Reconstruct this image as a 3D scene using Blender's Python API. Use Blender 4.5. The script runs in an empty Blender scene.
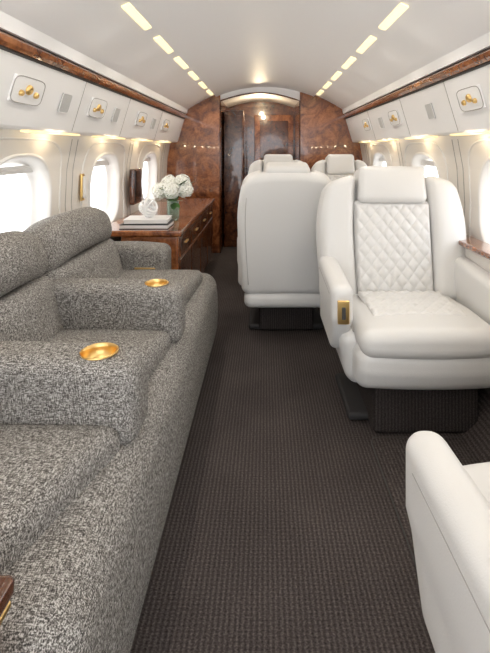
import bpy, bmesh, math, random
from mathutils import Vector, Matrix, Euler
random.seed(4)
scene = bpy.context.scene
PI = math.pi

# ------------------------------------------------------------------ materials
def new_mat(name):
    m = bpy.data.materials.new(name); m.use_nodes = True
    nt = m.node_tree
    return m, nt, nt.nodes["Principled BSDF"]

def simple(name, col, rough=0.5, metal=0.0, bump=0.0, bscale=200.0, coat=0.0, emis=None, estr=0.0, trans=0.0):
    m, nt, b = new_mat(name)
    b.inputs["Base Color"].default_value = (*col, 1)
    b.inputs["Roughness"].default_value = rough
    b.inputs["Metallic"].default_value = metal
    b.inputs["Coat Weight"].default_value = coat
    b.inputs["Transmission Weight"].default_value = trans
    if emis:
        b.inputs["Emission Color"].default_value = (*emis, 1)
        b.inputs["Emission Strength"].default_value = estr
    if bump > 0:
        tc = nt.nodes.new("ShaderNodeTexCoord")
        n = nt.nodes.new("ShaderNodeTexNoise"); n.inputs["Scale"].default_value = bscale
        n.inputs["Detail"].default_value = 3
        bp = nt.nodes.new("ShaderNodeBump"); bp.inputs["Strength"].default_value = bump
        bp.inputs["Distance"].default_value = 0.002
        nt.links.new(tc.outputs["Object"], n.inputs["Vector"])
        nt.links.new(n.outputs["Fac"], bp.inputs["Height"])
        nt.links.new(bp.outputs["Normal"], b.inputs["Normal"])
    return m

def math_node(nt, op, a, b=None, val=None):
    n = nt.nodes.new("ShaderNodeMath"); n.operation = op
    if isinstance(a, (int, float)): n.inputs[0].default_value = a
    else: nt.links.new(a, n.inputs[0])
    if b is not None:
        if isinstance(b, (int, float)): n.inputs[1].default_value = b
        else: nt.links.new(b, n.inputs[1])
    return n.outputs[0]

def ramp(nt, fac, stops):
    r = nt.nodes.new("ShaderNodeValToRGB")
    while len(r.color_ramp.elements) < len(stops): r.color_ramp.elements.new(0.5)
    for e, (p, c) in zip(r.color_ramp.elements, stops):
        e.position = p; e.color = (*c, 1)
    nt.links.new(fac, r.inputs["Fac"])
    return r.outputs["Color"]

def tweed():
    m, nt, b = new_mat("tweed_fabric")
    tc = nt.nodes.new("ShaderNodeTexCoord")
    outs = []
    for i, s in enumerate([(100, 480, 480), (480, 100, 480), (480, 480, 110)]):
        mp = nt.nodes.new("ShaderNodeMapping"); mp.inputs["Scale"].default_value = s
        mp.inputs["Location"].default_value = (i*3.1, i*7.7, i)
        nt.links.new(tc.outputs["Object"], mp.inputs["Vector"])
        n = nt.nodes.new("ShaderNodeTexNoise"); n.inputs["Scale"].default_value = 1.0
        n.inputs["Detail"].default_value = 1.0; n.inputs["Roughness"].default_value = 0.5
        nt.links.new(mp.outputs["Vector"], n.inputs["Vector"])
        outs.append(n.outputs["Fac"])
    a = math_node(nt, 'MAXIMUM', outs[0], outs[1])
    a = math_node(nt, 'MAXIMUM', a, outs[2])
    mn = math_node(nt, 'MINIMUM', outs[0], outs[1])
    mn = math_node(nt, 'MINIMUM', mn, outs[2])
    s = math_node(nt, 'ADD', math_node(nt, 'MULTIPLY', a, 0.5), math_node(nt, 'MULTIPLY', mn, 0.5))
    col = ramp(nt, s, [(0.40, (0.042, 0.038, 0.035)), (0.475, (0.150, 0.140, 0.128)), (0.525, (0.255, 0.240, 0.222)), (0.60, (0.54, 0.52, 0.49))])
    nt.links.new(col, b.inputs["Base Color"])
    b.inputs["Roughness"].default_value = 0.95
    b.inputs["Specular IOR Level"].default_value = 0.15
    bp = nt.nodes.new("ShaderNodeBump"); bp.inputs["Strength"].default_value = 0.4
    bp.inputs["Distance"].default_value = 0.003
    nt.links.new(s, bp.inputs["Height"]); nt.links.new(bp.outputs["Normal"], b.inputs["Normal"])
    return m

def carpet(name="ribbed_carpet", k=1.0):
    m, nt, b = new_mat(name)
    tc = nt.nodes.new("ShaderNodeTexCoord")
    nw = nt.nodes.new("ShaderNodeTexNoise"); nw.inputs["Scale"].default_value = 60
    nt.links.new(tc.outputs["Object"], nw.inputs["Vector"])
    sp = nt.nodes.new("ShaderNodeSeparateXYZ")
    nt.links.new(tc.outputs["Object"], sp.inputs[0])
    mp = nt.nodes.new("ShaderNodeMapping"); mp.inputs["Scale"].default_value = (190, 230, 200)
    nt.links.new(tc.outputs["Object"], mp.inputs["Vector"])
    n = nt.nodes.new("ShaderNodeTexNoise"); n.inputs["Scale"].default_value = 1
    nt.links.new(mp.outputs["Vector"], n.inputs["Vector"])
    n2 = nt.nodes.new("ShaderNodeTexNoise"); n2.inputs["Scale"].default_value = 4
    nt.links.new(tc.outputs["Object"], n2.inputs["Vector"])
    wob = math_node(nt, 'MULTIPLY', nw.outputs["Fac"], 2.6)
    rows = math_node(nt, 'SINE', math_node(nt, 'ADD', math_node(nt, 'MULTIPLY', sp.outputs[1], 2*PI/0.013), wob))
    cols = math_node(nt, 'SINE', math_node(nt, 'ADD', math_node(nt, 'MULTIPLY', sp.outputs[0], 2*PI/0.0135), wob))
    h = math_node(nt, 'ADD', math_node(nt, 'MULTIPLY', rows, 0.05), math_node(nt, 'MULTIPLY', cols, 0.15))
    h = math_node(nt, 'ADD', h, math_node(nt, 'MULTIPLY', math_node(nt, 'SUBTRACT', n.outputs["Fac"], 0.5), 1.2))
    h = math_node(nt, 'ADD', h, math_node(nt, 'MULTIPLY', n2.outputs["Fac"], 0.25))
    h = math_node(nt, 'ADD', h, 0.38)
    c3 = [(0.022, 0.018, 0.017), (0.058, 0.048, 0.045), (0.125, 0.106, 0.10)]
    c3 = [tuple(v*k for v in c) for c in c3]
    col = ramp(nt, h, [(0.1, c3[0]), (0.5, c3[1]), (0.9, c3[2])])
    nt.links.new(col, b.inputs["Base Color"])
    b.inputs["Roughness"].default_value = 0.95
    b.inputs["Specular IOR Level"].default_value = 0.1
    bp = nt.nodes.new("ShaderNodeBump"); bp.inputs["Strength"].default_value = 0.5
    bp.inputs["Distance"].default_value = 0.004
    nt.links.new(h, bp.inputs["Height"]); nt.links.new(bp.outputs["Normal"], b.inputs["Normal"])
    return m

def burl(name, dark, mid, light, scale=5.0):
    m, nt, b = new_mat(name)
    tc = nt.nodes.new("ShaderNodeTexCoord")
    n = nt.nodes.new("ShaderNodeTexNoise"); n.inputs["Scale"].default_value = scale
    n.inputs["Detail"].default_value = 7; n.inputs["Roughness"].default_value = 0.62
    n.inputs["Distortion"].default_value = 1.8
    nt.links.new(tc.outputs["Object"], n.inputs["Vector"])
    n2 = nt.nodes.new("ShaderNodeTexNoise"); n2.inputs["Scale"].default_value = scale*12
    n2.inputs["Detail"].default_value = 3
    nt.links.new(tc.outputs["Object"], n2.inputs["Vector"])
    s = math_node(nt, 'ADD', math_node(nt, 'MULTIPLY', n.outputs["Fac"], 0.75), math_node(nt, 'MULTIPLY', n2.outputs["Fac"], 0.25))
    col = ramp(nt, s, [(0.36, dark), (0.5, mid), (0.64, light)])
    nt.links.new(col, b.inputs["Base Color"])
    b.inputs["Roughness"].default_value = 0.25
    b.inputs["Coat Weight"].default_value = 0.8
    b.inputs["Coat Roughness"].default_value = 0.04
    return m

M_TWEED = tweed()
M_CARPET = carpet()
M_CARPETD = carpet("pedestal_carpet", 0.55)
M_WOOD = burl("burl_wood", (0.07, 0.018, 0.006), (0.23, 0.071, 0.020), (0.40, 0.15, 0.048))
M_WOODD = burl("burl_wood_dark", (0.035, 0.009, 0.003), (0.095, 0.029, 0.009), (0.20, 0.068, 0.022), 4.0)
M_LEATHER = simple("white_leather", (0.71, 0.70, 0.68), 0.42, bump=0.25, bscale=350)
M_LEATHER_S = simple("leather_seam", (0.38, 0.36, 0.34), 0.6)
M_WALL = simple("cabin_panel", (0.80, 0.765, 0.715), 0.5)
M_CEIL = simple("ceiling_panel", (0.92, 0.92, 0.925), 0.45)
M_PSU = simple("overhead_panel", (0.87, 0.865, 0.86), 0.4)
M_BRASS = simple("brass", (0.80, 0.55, 0.22), 0.30, 1.0)
M_BLACK = simple("black_screen", (0.01, 0.01, 0.012), 0.12, coat=0.5)
M_GAP = simple("seam_and_gap_shade", (0.05, 0.046, 0.043), 0.8)  # dark tone for seams and slots, and for painted shade in the trim gaps
M_TRACK = simple("seat_track_cover", (0.022, 0.020, 0.020), 0.7)
M_GRILL = simple("speaker_grille", (0.55, 0.55, 0.54), 0.6, bump=1.0, bscale=900)
M_LENS = simple("light_lens", (0.9, 0.8, 0.5), 0.4, emis=(1.0, 0.83, 0.47), estr=1.15)
M_COVE = simple("cove_lens", (0.9, 0.8, 0.5), 0.4, emis=(1.0, 0.74, 0.35), estr=1.0)
M_FRAME = simple("window_frame", (0.80, 0.785, 0.76), 0.35)
M_PETAL = simple("petal", (0.90, 0.90, 0.84), 0.7)
M_LEAF = simple("leaf", (0.05, 0.13, 0.03), 0.5)
M_GLASS = simple("vase_glass", (0.55, 0.70, 0.55), 0.05, coat=0.5, trans=0.7)
M_PAPER = simple("book_cover_white", (0.82, 0.81, 0.79), 0.4)
M_BOOKD = simple("book_cover_dark", (0.03, 0.03, 0.035), 0.4)
M_CERAMIC = simple("ceramic_white", (0.85, 0.85, 0.84), 0.25)

# ------------------------------------------------------------------ helpers
def empty(name, loc=(0, 0, 0), rotz=0.0):
    e = bpy.data.objects.new(name, None); e.empty_display_size = 0.1
    scene.collection.objects.link(e); e.location = loc; e.rotation_euler = (0, 0, rotz)
    return e

def mk(name, bm, mat, parent=None, smooth=True, loc=(0, 0, 0), rot=(0, 0, 0)):
    bmesh.ops.recalc_face_normals(bm, faces=bm.faces)
    me = bpy.data.meshes.new(name); bm.to_mesh(me); bm.free()
    if smooth:
        for p in me.polygons: p.use_smooth = True
    me.materials.append(mat)
    o = bpy.data.objects.new(name, me); scene.collection.objects.link(o)
    o.location = loc; o.rotation_euler = rot
    if parent: o.parent = parent
    return o

def axis_coords(h, r, n, m=4):
    r = min(r, h*0.999)
    a = [(h - r) + r*math.tan(k*PI/4/m) for k in range(1, m+1)]
    inner = [-(h-r) + 2*(h-r)*i/n for i in range(n+1)]
    return [-x for x in reversed(a)] + inner + a

def rbox_bm(hx, hy, hz, r, n=6, deform=None):
    bm = bmesh.new()
    r = min(r, hx*0.98, hy*0.98, hz*0.98)
    H = (hx, hy, hz); C = [axis_coords(h, r, n) for h in H]
    vs = {}
    def vert(p):
        key = tuple(round(c, 6) for c in p)
        if key in vs: return vs[key]
        q = Vector([max(-(H[i]-r), min(H[i]-r, p[i])) for i in range(3)])
        d = Vector(p) - q
        d.normalize()
        w = q + d*r
        if deform: w = Vector(deform(w.x, w.y, w.z))
        v = bm.verts.new(w); vs[key] = v
        return v
    for ax in range(3):
        u, w = (ax+1) % 3, (ax+2) % 3
        for sgn in (-1, 1):
            for i in range(len(C[u])-1):
                for j in range(len(C[w])-1):
                    quad = []
                    for (a, b) in ((i, j), (i+1, j), (i+1, j+1), (i, j+1)):
                        p = [0, 0, 0]; p[ax] = sgn*H[ax]; p[u] = C[u][a]; p[w] = C[w][b]
                        quad.append(vert(p))
                    try: bm.faces.new(quad)
                    except ValueError: pass
    return bm

def rbox(name, lo, hi, r, mat, parent=None, n=6, deform=None, rot=(0, 0, 0)):
    c = [(a+b)/2 for a, b in zip(lo, hi)]; h = [(b-a)/2 for a, b in zip(lo, hi)]
    return mk(name, rbox_bm(*h, r, n, deform), mat, parent, True, c, rot)

def prism(name, pts, y0, y1, mat, parent=None, smooth=False):
    bm = bmesh.new()
    A = [bm.verts.new((a, y0, b)) for a, b in pts]
    B = [bm.verts.new((a, y1, b)) for a, b in pts]
    bm.faces.new(A); bm.faces.new(list(reversed(B)))
    n = len(pts)
    for i in range(n):
        bm.faces.new((A[i], A[(i+1) % n], B[(i+1) % n], B[i]))
    return mk(name, bm, mat, parent, smooth)

def tube(name, pts, r, mat, parent=None, closed=False, seg=8):
    bm = bmesh.new()
    P = [Vector(p) for p in pts]; n = len(P); rings = []
    up = Vector((0.13, 0.31, 0.94)).normalized()
    for i in range(n):
        a = P[i-1] if (i > 0 or closed) else P[i]
        b = P[(i+1) % n] if (i < n-1 or closed) else P[i]
        t = (b-a).normalized()
        u = t.cross(up)
        if u.length < 1e-3: u = t.cross(Vector((1, 0, 0)))
        u.normalize(); v = t.cross(u)
        rings.append([bm.verts.new(P[i] + r*(math.cos(2*PI*k/seg)*u + math.sin(2*PI*k/seg)*v)) for k in range(seg)])
    for i in range(n if closed else n-1):
        A, B = rings[i], rings[(i+1) % n]
        for k in range(seg):
            bm.faces.new((A[k], A[(k+1) % seg], B[(k+1) % seg], B[k]))
    if not closed:
        bm.faces.new(rings[0]); bm.faces.new(rings[-1])
    return mk(name, bm, mat, parent)

def cyl(name, c, r, h, mat, parent=None, seg=32):
    bm = bmesh.new()
    bmesh.ops.create_cone(bm, cap_ends=True, segments=seg, radius1=r, radius2=r, depth=h)
    return mk(name, bm, mat, parent, False, c)

def lathe(name, prof, mat, parent=None, loc=(0, 0, 0), seg=32):
    bm = bmesh.new(); rings = []
    for r, z in prof:
        rings.append([bm.verts.new((r*math.cos(2*PI*k/seg), r*math.sin(2*PI*k/seg), z)) for k in range(seg)])
    for A, B in zip(rings, rings[1:]):
        for k in range(seg): bm.faces.new((A[k], A[(k+1) % seg], B[(k+1) % seg], B[k]))
    return mk(name, bm, mat, parent, True, loc)

def superel(cy, cz, a, b, n=2.6, N=56):
    out = []
    for k in range(N):
        t = 2*PI*k/N; c, s = math.cos(t), math.sin(t)
        out.append((cy + a*math.copysign(abs(c)**(2/n), c), cz + b*math.copysign(abs(s)**(2/n), s)))
    return out

def bool_cut(o, c):
    md = o.modifiers.new("b", 'BOOLEAN'); md.object = c; md.operation = 'DIFFERENCE'; md.solver = 'EXACT'
    dg = bpy.context.evaluated_depsgraph_get()
    me = bpy.data.meshes.new_from_object(o.evaluated_get(dg))
    o.modifiers.clear(); o.data = me
    bpy.data.objects.remove(c)

# ------------------------------------------------------------------ shell
Y0, Y1 = -1.3, 5.17
WP = [(0.80, 0), (0.93, 0.12), (1.03, 0.35), (1.085, 0.6), (1.10, 0.85), (1.09, 1.05), (1.05, 1.27)]
def profx(z):
    for (x0, z0), (x1, z1) in zip(WP, WP[1:]):
        if z <= z1: return x0 + (x1-x0)*(z-z0)/(z1-z0)
    return WP[-1][0]
def ceilz(x): return 1.88 - 0.37*x*x

bm = bmesh.new(); bmesh.ops.create_grid(bm, x_segments=1, y_segments=1, size=1)
for v in bm.verts: v.co = Vector((v.co.x*0.85, (Y0+6.3)/2 + v.co.y*(6.3-Y0)/2, 0))
mk("floor", bm, M_CARPET, None, False)
hatch = empty("floor_hatch")
rbox("panel", (0.417, 0.75, 0.0), (0.79, 1.835, 0.004), 0.002, M_CARPET, hatch, n=1)
tube("seam", [(0.417, 0.75, 0.003), (0.417, 1.80, 0.003), (0.43, 1.835, 0.003), (0.79, 1.835, 0.003)], 0.0025, M_GAP, hatch)
for nm, s in (("left", -1), ("right", 1)):
    prism("baseboard_"+nm, [(s*a, b) for a, b in ((0.795, 0.001), (0.922, 0.12), (1.018, 0.35), (1.03, 0.35), (0.93, 0.12), (0.80, 0.0))], Y0, Y1, M_CARPET)

WIN_Y = [-0.05, 1.0, 2.05, 3.15, 4.35]
WZ, WA, WB = 0.88, 0.285, 0.24
for side, s in (("left", -1), ("right", 1)):
    inner = [(s*x, z) for x, z in WP]
    outer = [(s*(x+0.03), z) for x, z in reversed(WP)]
    w = prism("wall_"+side, inner+outer, Y0, Y1, M_WALL, smooth=False)
    cut = bmesh.new()
    for yc in WIN_Y:
        loop = superel(yc, WZ, WA, WB)
        A = [cut.verts.new((s*0.9, a, b)) for a, b in loop]
        B = [cut.verts.new((s*1.3, a, b)) for a, b in loop]
        cut.faces.new(A); cut.faces.new(list(reversed(B)))
        for i in range(len(A)): cut.faces.new((A[i], A[(i+1) % len(A)], B[(i+1) % len(A)], B[i]))
    bool_cut(w, mk("cutter", cut, M_WALL, None, False))
    for i, yc in enumerate(WIN_Y):
        e = empty("window_%d" % (i+1 + (5 if s > 0 else 0)), (0, 0, 0))
        bm = bmesh.new(); rings = []
        for (dx, a, b) in ((-0.004, WA+0.016, WB+0.016), (-0.014, WA+0.008, WB+0.008), (-0.006, WA-0.004, WB-0.004), (0.02, WA-0.016, WB-0.014), (0.060, WA-0.032, WB-0.028), (0.065, WA-0.046, WB-0.040), (0.075, WA-0.047, WB-0.041)):
            rings.append([bm.verts.new((s*(profx(z)+dx), y, z)) for y, z in superel(yc, WZ, a, b)])
        for A, B in zip(rings, rings[1:]):
            N = len(A)
            for k in range(N): bm.faces.new((A[k], A[(k+1) % N], B[(k+1) % N], B[k]))
        mk("frame", bm, M_FRAME, e)
        tube("surround", [(s*(profx(z)-0.001), y, z) for y, z in superel(yc, WZ, WA+0.12, WB+0.08, 4.5)], 0.006, M_FRAME, e, True, 6)
        for ys in (yc+0.48, yc+0.56):
            tube("panel_seam", [(s*(profx(z)), ys, z) for z in [0.40+0.03*k for k in range(28)]], 0.003, M_LEATHER_S, e, False, 6)
        for q in range(3):
            zz = WZ+WB-0.050-0.012*q; hwid = WA*(1-((zz-WZ)/WB)**2.6)**(1/2.6)-0.035
            rbox("shade_pleat", (s*(profx(zz)+0.050)-0.006, yc-hwid, zz-0.0065), (s*(profx(zz)+0.050)+0.006, yc+hwid, zz+0.0065), 0.003, M_FRAME, e, n=1)

def arc_strip(name, x0, x1, dz, th, ya, yb, mat, n=24):
    xs = [x0+(x1-x0)*i/n for i in range(n+1)]
    pts = [(x, ceilz(x)-dz) for x in xs] + [(x, ceilz(x)-dz+th) for x in reversed(xs)]
    bm = bmesh.new()
    A = [bm.verts.new((a, ya, b)) for a, b in pts]; B = [bm.verts.new((a, yb, b)) for a, b in pts]
    N = len(pts)
    for i in range(N): bm.faces.new((A[i], A[(i+1) % N], B[(i+1) % N], B[i]))
    for i in range(n):
        bm.faces.new((A[i], A[i+1], A[N-2-i], A[N-1-i])); bm.faces.new((B[i], B[i+1], B[N-2-i], B[N-1-i]))
    o = mk(name, bm, mat, None, True)
    m = o.modifiers.new("e", 'EDGE_SPLIT'); m.split_angle = math.radians(40)
    return o
arc_strip("ceiling", -0.93, 0.93, 0, 0.03, Y0, Y1, M_CEIL)
arc_strip("trim_6", -0.545, 0.545, 0.024, 0.024, Y0, Y1, M_CEIL)
for k, s in (("1", -1), ("2", 1)):
    psu = [(0.900, 1.495), (0.975, 1.245), (0.985, 1.235), (1.08, 1.235), (1.10, 1.60), (0.93, 1.60), (0.905, 1.52)]
    prism("wall_upper_left" if s < 0 else "wall_upper_right", [(s*a, b) for a, b in psu], Y0, Y1, M_PSU)
    prism("trim_"+k, [(s*a, b) for a, b in ((0.905, 1.500), (0.884, 1.503), (0.872, 1.515), (0.868, 1.535), (0.874, 1.543), (0.915, 1.55))], Y0, Y1, M_WOOD)
    prism("trim_1"+k, [(s*a, b) for a, b in ((0.905, 1.493), (0.892, 1.494), (0.890, 1.501), (0.91, 1.503))], Y0, Y1, M_GAP)  # dark strip painting the shadow line below the wood trim
    prism("trim_3"+k, [(s*a, b) for a, b in ((0.885, 1.543), (0.888, 1.556), (0.93, 1.56), (0.93, 1.545))], Y0, Y1, M_GAP)  # dark strip standing in for the shade of the gap above the trim
    prism("trim_4"+k, [(s*a, b) for a, b in ((0.872, 1.555), (0.862, 1.607), (0.93, 1.615), (0.93, 1.556))], Y0, Y1, M_CEIL)

cl = empty("ceiling_light_row")
y = 0.44
while y < 4.95:
    for s in (-1, 1):
        xc = 0.578
        ang = math.atan(2*0.37*xc)
        mk("lens", rbox_bm(0.019, 0.185, 0.004, 0.003, 1), M_LENS, cl, True, (s*xc, y, ceilz(xc)-0.006), (0, s*ang, 0))
        ld = bpy.data.lights.new("lamp", 'SPOT'); ld.energy = 6; ld.spot_size = math.radians(165); ld.spot_blend = 1
        ld.color = (1, 0.93, 0.84); ld.shadow_soft_size = 0.02
        lo = bpy.data.objects.new("lamp", ld); scene.collection.objects.link(lo); lo.parent = cl
        lo.location = (s*xc, y, ceilz(xc)-0.02)
    y += 0.55

cv = empty("cove_light_row")
for s in (-1, 1):
    for yc in [0.6, 1.4, 2.2, 3.0, 3.8, 4.6]:
        rbox("cove_lens", (s*1.01-0.018, yc-0.27, 1.226), (s*1.01+0.018, yc+0.27, 1.234), 0.003, M_COVE, cv, n=1)
        ld = bpy.data.lights.new("cove_lamp", 'POINT'); ld.energy = 0.35; ld.color = (1, 0.78, 0.50); ld.shadow_soft_size = 0.01
        lo = bpy.data.objects.new("cove_lamp", ld); scene.collection.objects.link(lo); lo.parent = cv
        lo.location = (s*0.99, yc, 1.20)

def psu_frame(s, y, t, off=0.0):
    x = 0.975 + (0.900-0.975)*t; z = 1.245 + (1.495-1.245)*t
    tv = Vector((s*(0.900-0.975), 0, 0.25)).normalized()
    nv = Vector((-s*0.958, 0, -0.287))
    M = Matrix((Vector((0, 1, 0)), tv, nv)).transposed().to_4x4()
    M.translation = Vector((s*x, y, z)) + nv*off
    return M
def fitting(s, y):
    e = empty("reading_light_panel"); e.matrix_world = psu_frame(s, y, 0.55, 0.005)
    mk("plate", rbox_bm(0.115, 0.052, 0.005, 0.004, 2), M_PSU, e)
    tube("rim", [(a, b, 0.005) for a, b in superel(0, 0, 0.115, 0.052, 5, 48)], 0.0022, M_LEATHER_S, e, True, 6)
    for dx, dy, r in ((-0.055, -0.012, 0.012), (-0.005, 0.005, 0.020), (0.055, -0.010, 0.013)):
        lathe("nozzle", [(r, 0.003), (r, 0.010), (r*0.85, 0.016), (r*0.5, 0.019), (r*0.45, 0.012), (0.001, 0.011)], M_BRASS, e, (dx, dy, 0.0), 20)
for y in (1.80, 2.55, 3.45, 4.3): fitting(-1, y)
for y in (2.08, 3.30, 4.2): fitting(1, y)
def grill(s, y):
    e = empty("speaker_grille"); e.matrix_world = psu_frame(s, y, 0.5, 0.004)
    mk("mesh_plate", rbox_bm(0.05, 0.045, 0.003, 0.002, 2), M_GRILL, e)
    tube("rim", [(a, b, 0.003) for a, b in superel(0, 0, 0.05, 0.045, 8, 40)], 0.002, M_PSU, e, True, 6)
for s, y in ((-1, 2.15), (-1, 2.88), (1, 2.6), (1, 3.7), (-1, 3.85)): grill(s, y)
n_ = 50
for s in (-1, 1):
    for y in (1.45, 2.32, 3.08, 4.05):
        tube("trim_%d" % n_, [psu_frame(s, y, t) @ Vector((0, 0, 0.0005)) for t in (0.0, 0.5, 1.0)], 0.002, M_LEATHER_S, None, False, 6)
        n_ += 1

# ------------------------------------------------------------------ bulkhead
def arcpts(x0, x1, n=10, dz=0.0): return [(x0+(x1-x0)*i/n, ceilz(x0+(x1-x0)*i/n)-dz) for i in range(n+1)]
wallL = [(-x, z) for x, z in reversed(WP)]
prism("wall_bulkhead_left", [(-0.50, 0), (-0.50, 1.72)] + arcpts(-0.50, -0.90) + wallL, Y1-0.03, Y1+0.02, M_WOOD)
prism("wall_bulkhead_right", [(0.39, 0), (0.39, 1.72)] + arcpts(0.39, 0.90) + [(x, z) for x, z in reversed(WP)], Y1-0.03, Y1+0.02, M_WOOD)
arch = [(-0.50+0.89*i/16, 1.70+0.09*math.sin(PI*i/16)) for i in range(17)]
prism("wall_lintel", arch + list(reversed(arcpts(-0.50, 0.39, 16))), Y1-0.02, Y1+0.02, M_CEIL)
tube("trim_7", [(-0.50, Y1-0.03, 0.0), (-0.50, Y1-0.03, 1.70)] + [(a, Y1-0.03, b) for a, b in arch] + [(0.39, Y1-0.03, 0)], 0.008, M_WOODD)
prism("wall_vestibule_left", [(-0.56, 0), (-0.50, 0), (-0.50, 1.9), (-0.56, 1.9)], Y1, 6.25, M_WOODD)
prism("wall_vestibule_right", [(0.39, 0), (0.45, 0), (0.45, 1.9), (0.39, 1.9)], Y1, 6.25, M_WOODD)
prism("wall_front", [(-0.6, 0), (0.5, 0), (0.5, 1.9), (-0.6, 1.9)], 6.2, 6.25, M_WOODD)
prism("ceiling_vestibule", [(a, b+0.02) for a, b in arch] + [(0.39, 1.9), (-0.5, 1.9)], Y1+0.02, 6.2, M_CEIL)
d = empty("door_1", (0.12, 6.17, 0))
rbox("leaf", (-0.26, -0.02, 0.0), (0.26, 0.02, 1.62), 0.008, M_WOOD, d, n=1)
rbox("panel_upper", (-0.19, -0.028, 0.95), (0.19, -0.015, 1.54), 0.006, M_WOODD, d, n=1)
rbox("panel_lower", (-0.19, -0.028, 0.15), (0.19, -0.015, 0.85), 0.006, M_WOODD, d, n=1)
rbox("handle", (-0.235, -0.06, 0.86), (-0.215, -0.02, 0.98), 0.006, M_BRASS, d, n=1)
cb = empty("closet", (-0.355, 5.75, 0))
rbox("body", (-0.135, -0.3, 0), (0.10, 0.4, 1.62), 0.01, M_WOODD, cb, n=1)
rbox("door_leaf", (-0.12, -0.312, 0.08), (0.085, -0.295, 1.56), 0.006, M_WOODD, cb, n=1)
e = empty("vestibule_downlight", (0, 0, 0))
for xx in (-0.05, 0.14):
    cyl("lens", (xx, 5.5, 1.795), 0.025, 0.01, M_LENS, e)
ld = bpy.data.lights.new("lamp", 'POINT'); ld.energy = 8; ld.color = (1, 0.80, 0.52); ld.shadow_soft_size = 0.03
lo = bpy.data.objects.new("lamp", ld); scene.collection.objects.link(lo); lo.parent = e
lo.location = (-0.05, 5.6, 1.68)

# ------------------------------------------------------------------ chairs
def quilt_bm(hw, hl, a, b, hgt, N=90, edge=0.02):
    bm = bmesh.new(); g = []
    Mx = N; My = int(N*hl/hw)
    for j in range(My+1):
        row = []
        for i in range(Mx+1):
            x = -hw+2*hw*i/Mx; y = -hl+2*hl*j/My
            u = x/a+y/b; v = x/a-y/b
            h = hgt*(abs(math.sin(PI*u))*abs(math.sin(PI*v)))**0.45
            e = min(hw-abs(x), hl-abs(y)); f = min(1, max(0, e/edge)); f = math.sqrt(1-(1-f)**2)
            row.append(bm.verts.new((x, y, f*(0.012+h))))
        g.append(row)
    for j in range(My):
        for i in range(Mx): bm.faces.new((g[j][i], g[j][i+1], g[j+1][i+1], g[j+1][i]))
    return bm

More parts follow.
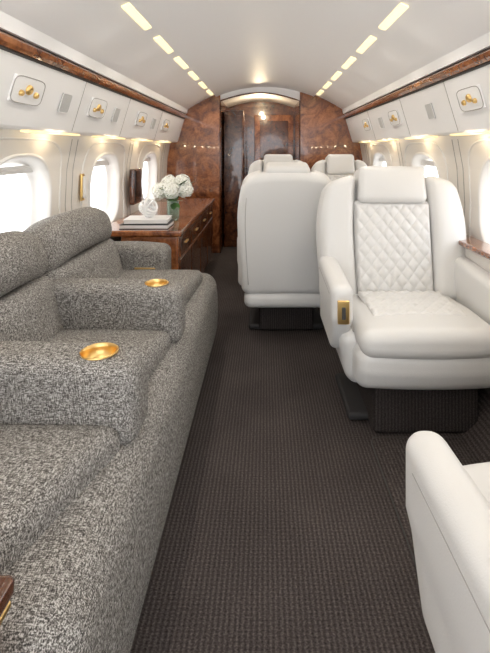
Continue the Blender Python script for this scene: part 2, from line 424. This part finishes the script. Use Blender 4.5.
def chair(loc, rotz, sx=1.0, top=1.08, w=0.046):
    e = empty("armchair", loc, rotz)
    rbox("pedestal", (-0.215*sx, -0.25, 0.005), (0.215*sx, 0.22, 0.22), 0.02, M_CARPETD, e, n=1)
    rbox("track_plate", (-0.30*sx, -0.16, 0.005), (0.30*sx, 0.20, 0.04), 0.015, M_TRACK, e, n=1)
    def dlow(x, y, z):
        t = (z+0.1)/0.2; k = 0.90+0.10*min(1, max(0, t)); return (x*k, y*k, z)
    rbox("seat_pan", (-0.345*sx, -0.22, 0.17), (0.345*sx, 0.27, 0.40), 0.05, M_LEATHER, e, deform=dlow)
    def dfr(x, y, z):
        if y < 0: y -= 0.03*math.cos(x/(0.30*sx)*1.3)*min(1, -y/0.2)
        if z < 0 and y < 0: y += 0.03*(-z/0.085)
        return (x, y, z)
    rbox("apron", (-0.290*sx, -0.31, 0.20), (0.290*sx, 0.20, 0.37), 0.045, M_LEATHER, e, deform=dfr)
    def dse(x, y, z):
        if z > 0: z += 0.018*math.cos(x/(0.29*sx)*1.4) - 0.02*max(0, y/0.25)
        if y < 0: y -= 0.035*math.cos(x/(0.30*sx)*1.3)*min(1, -y/0.2)
        return (x, y, z)
    rbox("seat_cushion", (-0.280*sx, -0.325, 0.340), (0.280*sx, 0.22, 0.445), 0.048, M_LEATHER, e, n=10, deform=dse)
    mk("seat_quilt", quilt_bm(0.20*sx, 0.16, 0.060, 0.076, 0.010), M_LEATHER, e, True, (0, -0.02, 0.450))
    for s in (-1, 1):
        def darm(x, y, z):
            if z < 0 and y < 0: y += 0.10*(-z/0.14)*(-y/0.24)
            if z > 0: z += 0.015*(y/0.24)
            if z < 0: x *= 0.88
            return (x, y, z)
        c = s*0.332*sx
        rbox("arm", (c-w, -0.235, 0.29), (c+w, 0.25, 0.610), 0.038, M_LEATHER, e, n=8, deform=darm)
        tube("arm_seam", [(c+s*w*0.99, -0.16+0.04*k, 0.545+0.002*k) for k in range(10)], 0.0018, M_LEATHER_S, e, False, 5)
        # welt between arm and seat
        tube("seat_welt", [(s*0.284*sx, -0.20+0.04*k, 0.40) for k in range(10)], 0.003, M_LEATHER_S, e, False, 5)
    c = -0.332*sx
    rbox("recline_control", (c-0.024, -0.245, 0.445), (c+0.024, -0.224, 0.540), 0.004, M_BRASS, e, n=1)
    rbox("recline_slot", (c-0.008, -0.248, 0.465), (c+0.008, -0.240, 0.515), 0.003, M_GAP, e, n=1)
    bk = empty("back"); bk.parent = e; bk.location = (0, 0.20, 0.34); bk.rotation_euler = (math.radians(-9), 0, 0)
    H = top-0.035-0.34
    W = 0.378*sx
    def prof(X, z):
        t = min(1.0, max(0.0, z/H))
        return (0.93+0.07*math.sin(min(1, t*1.6)*PI/2)) * (1-0.12*max(0, (t-0.55)/0.45)**2)
    def drop(X, z):
        t = max(0.0, (z/H-0.55)/0.45)
        return 0.055*(abs(X)/W)**3*t
    hs = (H+0.06)/2
    def dback(x, y, z):
        zz = z+hs-0.06
        return (x*prof(x, zz), y, z-drop(x, zz))
    rbox("shell", (-W, 0.03, -0.06), (W, 0.15, H), 0.055, M_LEATHER, bk, n=12, deform=dback)
    zc = (H-0.005+0.06)/2
    for s in (-1, 1):
        xc = s*0.287*sx
        def dbol(x, y, z, xc=xc):
            X = x+xc; zz = z+zc
            y -= 0.018*math.cos(x/(0.09*sx)*1.2)*(1 if y < 0 else 0)
            return (X*prof(X, zz)-xc, y, z-drop(X, zz))
        rbox("bolster", (xc-0.088*sx, -0.045, 0.06), (xc+0.088*sx, 0.08, H-0.005), 0.045, M_LEATHER, bk, n=10, deform=dbol)
    rbox("lumbar_pad", (-0.195*sx, -0.03, 0.06), (0.195*sx, 0.07, H-0.14), 0.03, M_LEATHER, bk, n=4)
    hq = (H-0.235)/2
    mk("back_quilt", quilt_bm(0.188*sx, hq, 0.060, 0.076, 0.010), M_LEATHER, bk, True, (0, -0.027, 0.075+hq), (PI/2, 0, 0))
    def dhead(x, y, z):
        if y < 0: y -= 0.02*math.cos(x/(0.17*sx)*1.3)*math.cos(z/0.09*1.2)
        return (x*(1-0.03*z/0.09), y, z)
    rbox("headrest", (-0.172*sx, -0.062, H-0.158), (0.172*sx, 0.12, H+0.028), 0.030, M_LEATHER, bk, n=8, deform=dhead)
    rbox("rear_skirt", (-0.33*sx, 0.20, 0.18), (0.33*sx, 0.335, 0.285), 0.045, M_LEATHER, e, n=6)
    # seam lines on the back shell
    for s in (-1, 1):
        tube("shell_seam", [(s*0.315*sx*prof(0, z), 0.1505, z) for z in [0.02+0.03*k for k in range(int((H-0.12)/0.03))]], 0.0018, M_LEATHER_S, bk, False, 5)
    return e

chair((0.650, 2.10, 0), 0.0, 1.0, 1.075)
chair((0.650, 0.70, 0), PI, 1.0, 1.08, 0.042)
chair((0.135, 3.13, 0), PI, 0.80, 1.085)
chair((0.745, 3.13, 0), PI, 0.76, 1.06)
chair((0.125, 4.05, 0), 0.0, 0.80, 1.120)
chair((0.71, 4.05, 0), 0.0, 0.76, 1.120)

# ------------------------------------------------------------------ sofa
sf = empty("sofa")
rbox("base", (-0.90, 0.70, 0.005), (-0.33, 2.80, 0.30), 0.03, M_TWEED, sf, n=4)
def dfront(x, y, z):
    if x > 0: x += 0.02*math.sin((z/0.21+1)/2*PI)
    return (x, y, z)
rbox("front_roll", (-0.62, 0.69, 0.0), (-0.300, 2.82, 0.415), 0.075, M_TWEED, sf, n=14, deform=dfront)
segs = [(0.69, 1.155, 0), (1.29, 1.755, 1), (1.885, 2.63, 2)]
for a, b, k in segs:
    hw = (b-a)/2
    def dcush(x, y, z, k=k, hw=hw):
        if z > 0: z += 0.030*math.cos(y/hw*1.4)*math.cos(x/0.3*1.2)
        f = max(0.0, (hw-y)/(2*hw))
        if k == 0 and x > 0: x -= 0.14*(x/0.29)*f**1.1
        if k > 0 and x > 0: x -= 0.04*(x/0.29)*f
        return (x, y, z)
    rbox("seat_cushion", (-0.92, a-0.003, 0.345), (-0.350, b+0.003, 0.468), 0.040, M_TWEED, sf, n=12, deform=dcush)
bsegs = [(0.69, 1.235), (1.235, 1.82), (1.82, 2.57)]
for a, b in bsegs:
    hw = (b-a)/2+0.002
    ym = (a+b)/2
    be = empty("back_cushion"); be.parent = sf; be.location = (-0.850, ym, 0.395); be.rotation_euler = (0, math.radians(-15), 0)
    def dlo(x, y, z, hw=hw):
        if x > 0: x += 0.050*math.cos(y/hw*1.5) - 0.012
        return (x, y, z)
    mk("lower_pad", rbox_bm(0.098, hw, 0.150, 0.055, 12, dlo), M_TWEED, be, True, (-0.005, 0, 0.120))
    def dup(x, y, z, hw=hw):
        if x > 0: x += 0.050*math.cos(y/hw*1.5) - 0.012
        z -= 0.050*(abs(y)/hw)**3
        return (x, y, z)
    mk("head_roll", rbox_bm(0.100, hw, 0.100, 0.085, 14, dup), M_TWEED, be, True, (0.0, 0, 0.370))
rbox("back_frame", (-0.99, 0.70, 0.35), (-0.90, 2.60, 0.62), 0.03, M_TWEED, sf, n=4)
def arm(y0, y1, x0, x1, z0, z1, cupx=None, r=0.05):
    hx = (x1-x0)/2
    def d(x, y, z):
        t = (x/hx+1)/2
        if z > 0: z += 0.012*math.sin(t*PI) - 0.010*t
        y *= 1.0 + 0.12*t
        return (x, y, z)
    o = rbox("arm", (x0, y0, z0), (x1, y1, z1), 0.042, M_TWEED, sf, n=12, deform=d)
    if cupx is not None:
        yc = (y0+y1)/2
        t = (cupx-x0)/(x1-x0); zt = z1 + 0.012*math.sin(t*PI) - 0.010*t
        bm = bmesh.new(); bmesh.ops.create_cone(bm, cap_ends=True, segments=40, radius1=r*0.95, radius2=r*0.95, depth=0.10)
        c = mk("cutter", bm, M_TWEED, None, False, (cupx, yc, zt))
        bpy.context.view_layer.update()
        bool_cut(o, c)
        lathe("cup_holder", [(r, -0.004), (r*1.03, 0.0005), (r*0.98, 0.0022), (r*0.92, 0.000), (r*0.90, -0.010), (r*0.88, -0.030), (r*0.6, -0.036), (0.001, -0.037)], M_BRASS, sf, (cupx, yc, zt), 40)
arm(1.145, 1.290, -0.97, -0.320, 0.40, 0.620, -0.440, 0.050)
arm(1.750, 1.885, -0.97, -0.320, 0.40, 0.628, -0.430, 0.047)
arm(2.61, 2.78, -0.98, -0.56, 0.36, 0.60)
rbox("arm_control", (-0.74, 2.600, 0.455), (-0.62, 2.616, 0.485), 0.004, M_BRASS, sf, n=1)

# ------------------------------------------------------------------ near wood side cabinet
ct = empty("side_cabinet")
rbox("body", (-0.80, 0.25, 0.0), (-0.36, 0.640, 0.535), 0.02, M_WOOD, ct, n=2)
rbox("brass_edge", (-0.80, 0.245, 0.510), (-0.355, 0.645, 0.520), 0.003, M_BRASS, ct, n=1)
rbox("top", (-0.80, 0.24, 0.525), (-0.350, 0.650, 0.555), 0.01, M_WOODD, ct, n=2)

# ------------------------------------------------------------------ credenza
cr = empty("credenza")
rbox("body", (-0.90, 2.86, 0.06), (-0.54, 4.75, 0.615), 0.015, M_WOOD, cr, n=2)
rbox("toe_kick", (-0.80, 2.88, 0.0), (-0.57, 4.73, 0.07), 0.005, M_GAP, cr, n=1)
rbox("top", (-1.06, 2.84, 0.612), (-0.52, 4.78, 0.65), 0.012, M_WOOD, cr, n=2)
for k in range(4):
    y0 = 2.90+0.46*k
    rbox("door_leaf", (-0.548, y0, 0.10), (-0.532, y0+0.43, 0.46), 0.005, M_WOODD, cr, n=1)
    rbox("drawer_front", (-0.548, y0, 0.475), (-0.532, y0+0.43, 0.60), 0.005, M_WOODD, cr, n=1)
    rbox("pull", (-0.534, y0+0.17, 0.53), (-0.522, y0+0.26, 0.542), 0.003, M_BRASS, cr, n=1)
rbox("end_panel", (-0.88, 2.852, 0.12), (-0.60, 2.862, 0.56), 0.004, M_WOODD, cr, n=1)

bk1 = empty("book", (-0.765, 3.0, 0.65), 0.0)
rbox("cover", (-0.155, -0.105, 0.0), (0.155, 0.105, 0.004), 0.0015, M_BOOKD, bk1, n=1)
rbox("pages", (-0.15, -0.10, 0.004), (0.15, 0.10, 0.026), 0.002, M_PAPER, bk1, n=1)
rbox("cover_top", (-0.155, -0.105, 0.026), (0.155, 0.105, 0.030), 0.0015, M_BOOKD, bk1, n=1)
bk2 = empty("book", (-0.76, 3.0, 0.680), 0.06)
rbox("cover", (-0.14, -0.10, 0.0), (0.14, 0.10, 0.004), 0.0015, M_BOOKD, bk2, n=1)
rbox("pages", (-0.135, -0.095, 0.004), (0.135, 0.095, 0.026), 0.002, M_PAPER, bk2, n=1)
rbox("cover_top", (-0.14, -0.10, 0.026), (0.14, 0.10, 0.030), 0.0015, M_PAPER, bk2, n=1)
kn = empty("knot_sculpture", (-0.76, 3.0, 0.774))
for k in range(6):
    R = Euler((k*1.05, k*0.7+0.4, k*0.9)).to_matrix()
    pts = [R @ Vector((0.054*math.cos(t), 0.054*math.sin(t), 0.008*math.sin(2*t))) for t in [2*PI*j/36 for j in range(36)]]
    tube("loop", pts, 0.0085, M_CERAMIC, kn, True, 8)

fl = empty("flower_arrangement", (-0.655, 3.28, 0.65))
lathe("vase", [(0.001, 0.0), (0.035, 0.0), (0.042, 0.02), (0.045, 0.07), (0.042, 0.13), (0.046, 0.14), (0.042, 0.138), (0.038, 0.12), (0.038, 0.02), (0.001, 0.012)], M_GLASS, fl)
for k in range(9):
    a = k*0.7
    tube("stem", [(0.015*math.cos(a), 0.015*math.sin(a), 0.02), (0.02*math.cos(a+.5), 0.02*math.sin(a+.5), 0.13), (0.06*math.cos(a), 0.06*math.sin(a), 0.20)], 0.003, M_LEAF, fl, False, 5)
bm = bmesh.new()
heads = [(-0.085, -0.02, 0.215, 0.055), (0.0, -0.05, 0.215, 0.055), (0.085, -0.01, 0.22, 0.055), (-0.035, 0.05, 0.26, 0.055), (0.055, 0.05, 0.265, 0.055)]
for hx, hy, hz, R in heads:
    for q in range(110):
        zz = 1-2*(q+0.5)/110; ph = q*2.39996
        rr = math.sqrt(1-zz*zz); nrm = Vector((rr*math.cos(ph), rr*math.sin(ph), zz))
        c = Vector((hx, hy, hz)) + nrm*R*random.uniform(0.88, 1.08)
        u = nrm.cross(Vector((0.3, 0.2, 0.9))).normalized(); v = nrm.cross(u)
        cc = bm.verts.new(c - nrm*0.003); ro = random.random()*2
        for m_ in range(4):
            a = ro+m_*PI/2
            p = [c + (u*math.cos(a+da) + v*math.sin(a+da))*L + nrm*hh for da, L, hh in ((-0.7, 0.010, 0.002), (0, 0.014, 0.003), (0.7, 0.010, 0.002))]
            bm.faces.new([cc]+[bm.verts.new(x) for x in p])
mk("petals", bm, M_PETAL, fl, False)
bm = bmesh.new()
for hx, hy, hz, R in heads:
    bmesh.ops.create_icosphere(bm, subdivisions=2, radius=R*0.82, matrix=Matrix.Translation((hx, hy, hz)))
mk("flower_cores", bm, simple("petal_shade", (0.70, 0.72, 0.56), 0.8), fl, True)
bm = bmesh.new()
for k in range(24):
    a = k*2.4; L = random.uniform(0.09, 0.14); z0 = random.uniform(0.12, 0.22)
    dvec = Vector((math.cos(a), math.sin(a), random.uniform(-0.3, 0.6))).normalized()
    sd = dvec.cross(Vector((0, 0, 1))).normalized()
    b0 = Vector((0, 0, z0)) + dvec*0.03
    pts = [b0, b0+dvec*L*0.35+sd*0.022, b0+dvec*L*0.75+sd*0.016, b0+dvec*L*1.1, b0+dvec*L*0.75-sd*0.016, b0+dvec*L*0.35-sd*0.022]
    bm.faces.new([bm.verts.new(p) for p in pts])
mk("leaves", bm, M_LEAF, fl, False)

mo = empty("monitor", (-1.045, 3.70, 0.86))
rbox("housing", (-0.015, -0.11, -0.14), (0.025, 0.11, 0.14), 0.01, M_WOODD, mo, n=1)
rbox("screen", (0.022, -0.095, -0.125), (0.029, 0.095, 0.125), 0.003, M_BLACK, mo, n=1)
sc = empty("wall_sconce", (-1.085, 2.72, 0.93))
rbox("bracket", (-0.003, -0.02, -0.08), (0.012, 0.02, 0.08), 0.006, M_BRASS, sc, n=1)
rbox("shade", (0.010, -0.014, -0.065), (0.026, 0.014, 0.065), 0.007, M_PAPER, sc, n=2)

rbox("trim_60", (1.0, 0.9, 0.50), (1.065, 2.42, 0.67), 0.01, M_WALL, None, n=1)  # pale face of the cabin side ledge
rbox("trim_61", (0.965, 0.9, 0.675), (1.08, 2.44, 0.70), 0.008, M_WOOD, None, n=2)  # wood top of the cabin side ledge

# ------------------------------------------------------------------ world & camera
w = bpy.data.worlds.new("World"); scene.world = w; w.use_nodes = True
nt = w.node_tree; bg = nt.nodes["Background"]
tc = nt.nodes.new("ShaderNodeTexCoord"); sp = nt.nodes.new("ShaderNodeSeparateXYZ")
nt.links.new(tc.outputs["Generated"], sp.inputs[0])
col = ramp(nt, math_node(nt, 'ADD', math_node(nt, 'MULTIPLY', sp.outputs[2], 0.5), 0.5),
           [(0.40, (0.90, 0.89, 0.87)), (0.50, (0.94, 0.96, 1.0)), (1.0, (0.86, 0.93, 1.0))])
nt.links.new(col, bg.inputs["Color"])
bg.inputs["Strength"].default_value = 4.4

cam = bpy.data.cameras.new("camera"); co = bpy.data.objects.new("camera", cam)
scene.collection.objects.link(co); co.location = (0, 0, 1.15); co.rotation_euler = (PI/2, 0, 0)
cam.sensor_width = 36; cam.lens = 460/653*36
cam.shift_y = -176.5/653; cam.shift_x = -20/653
cam.clip_start = 0.02
scene.camera = co
scene.view_settings.view_transform = 'Standard'
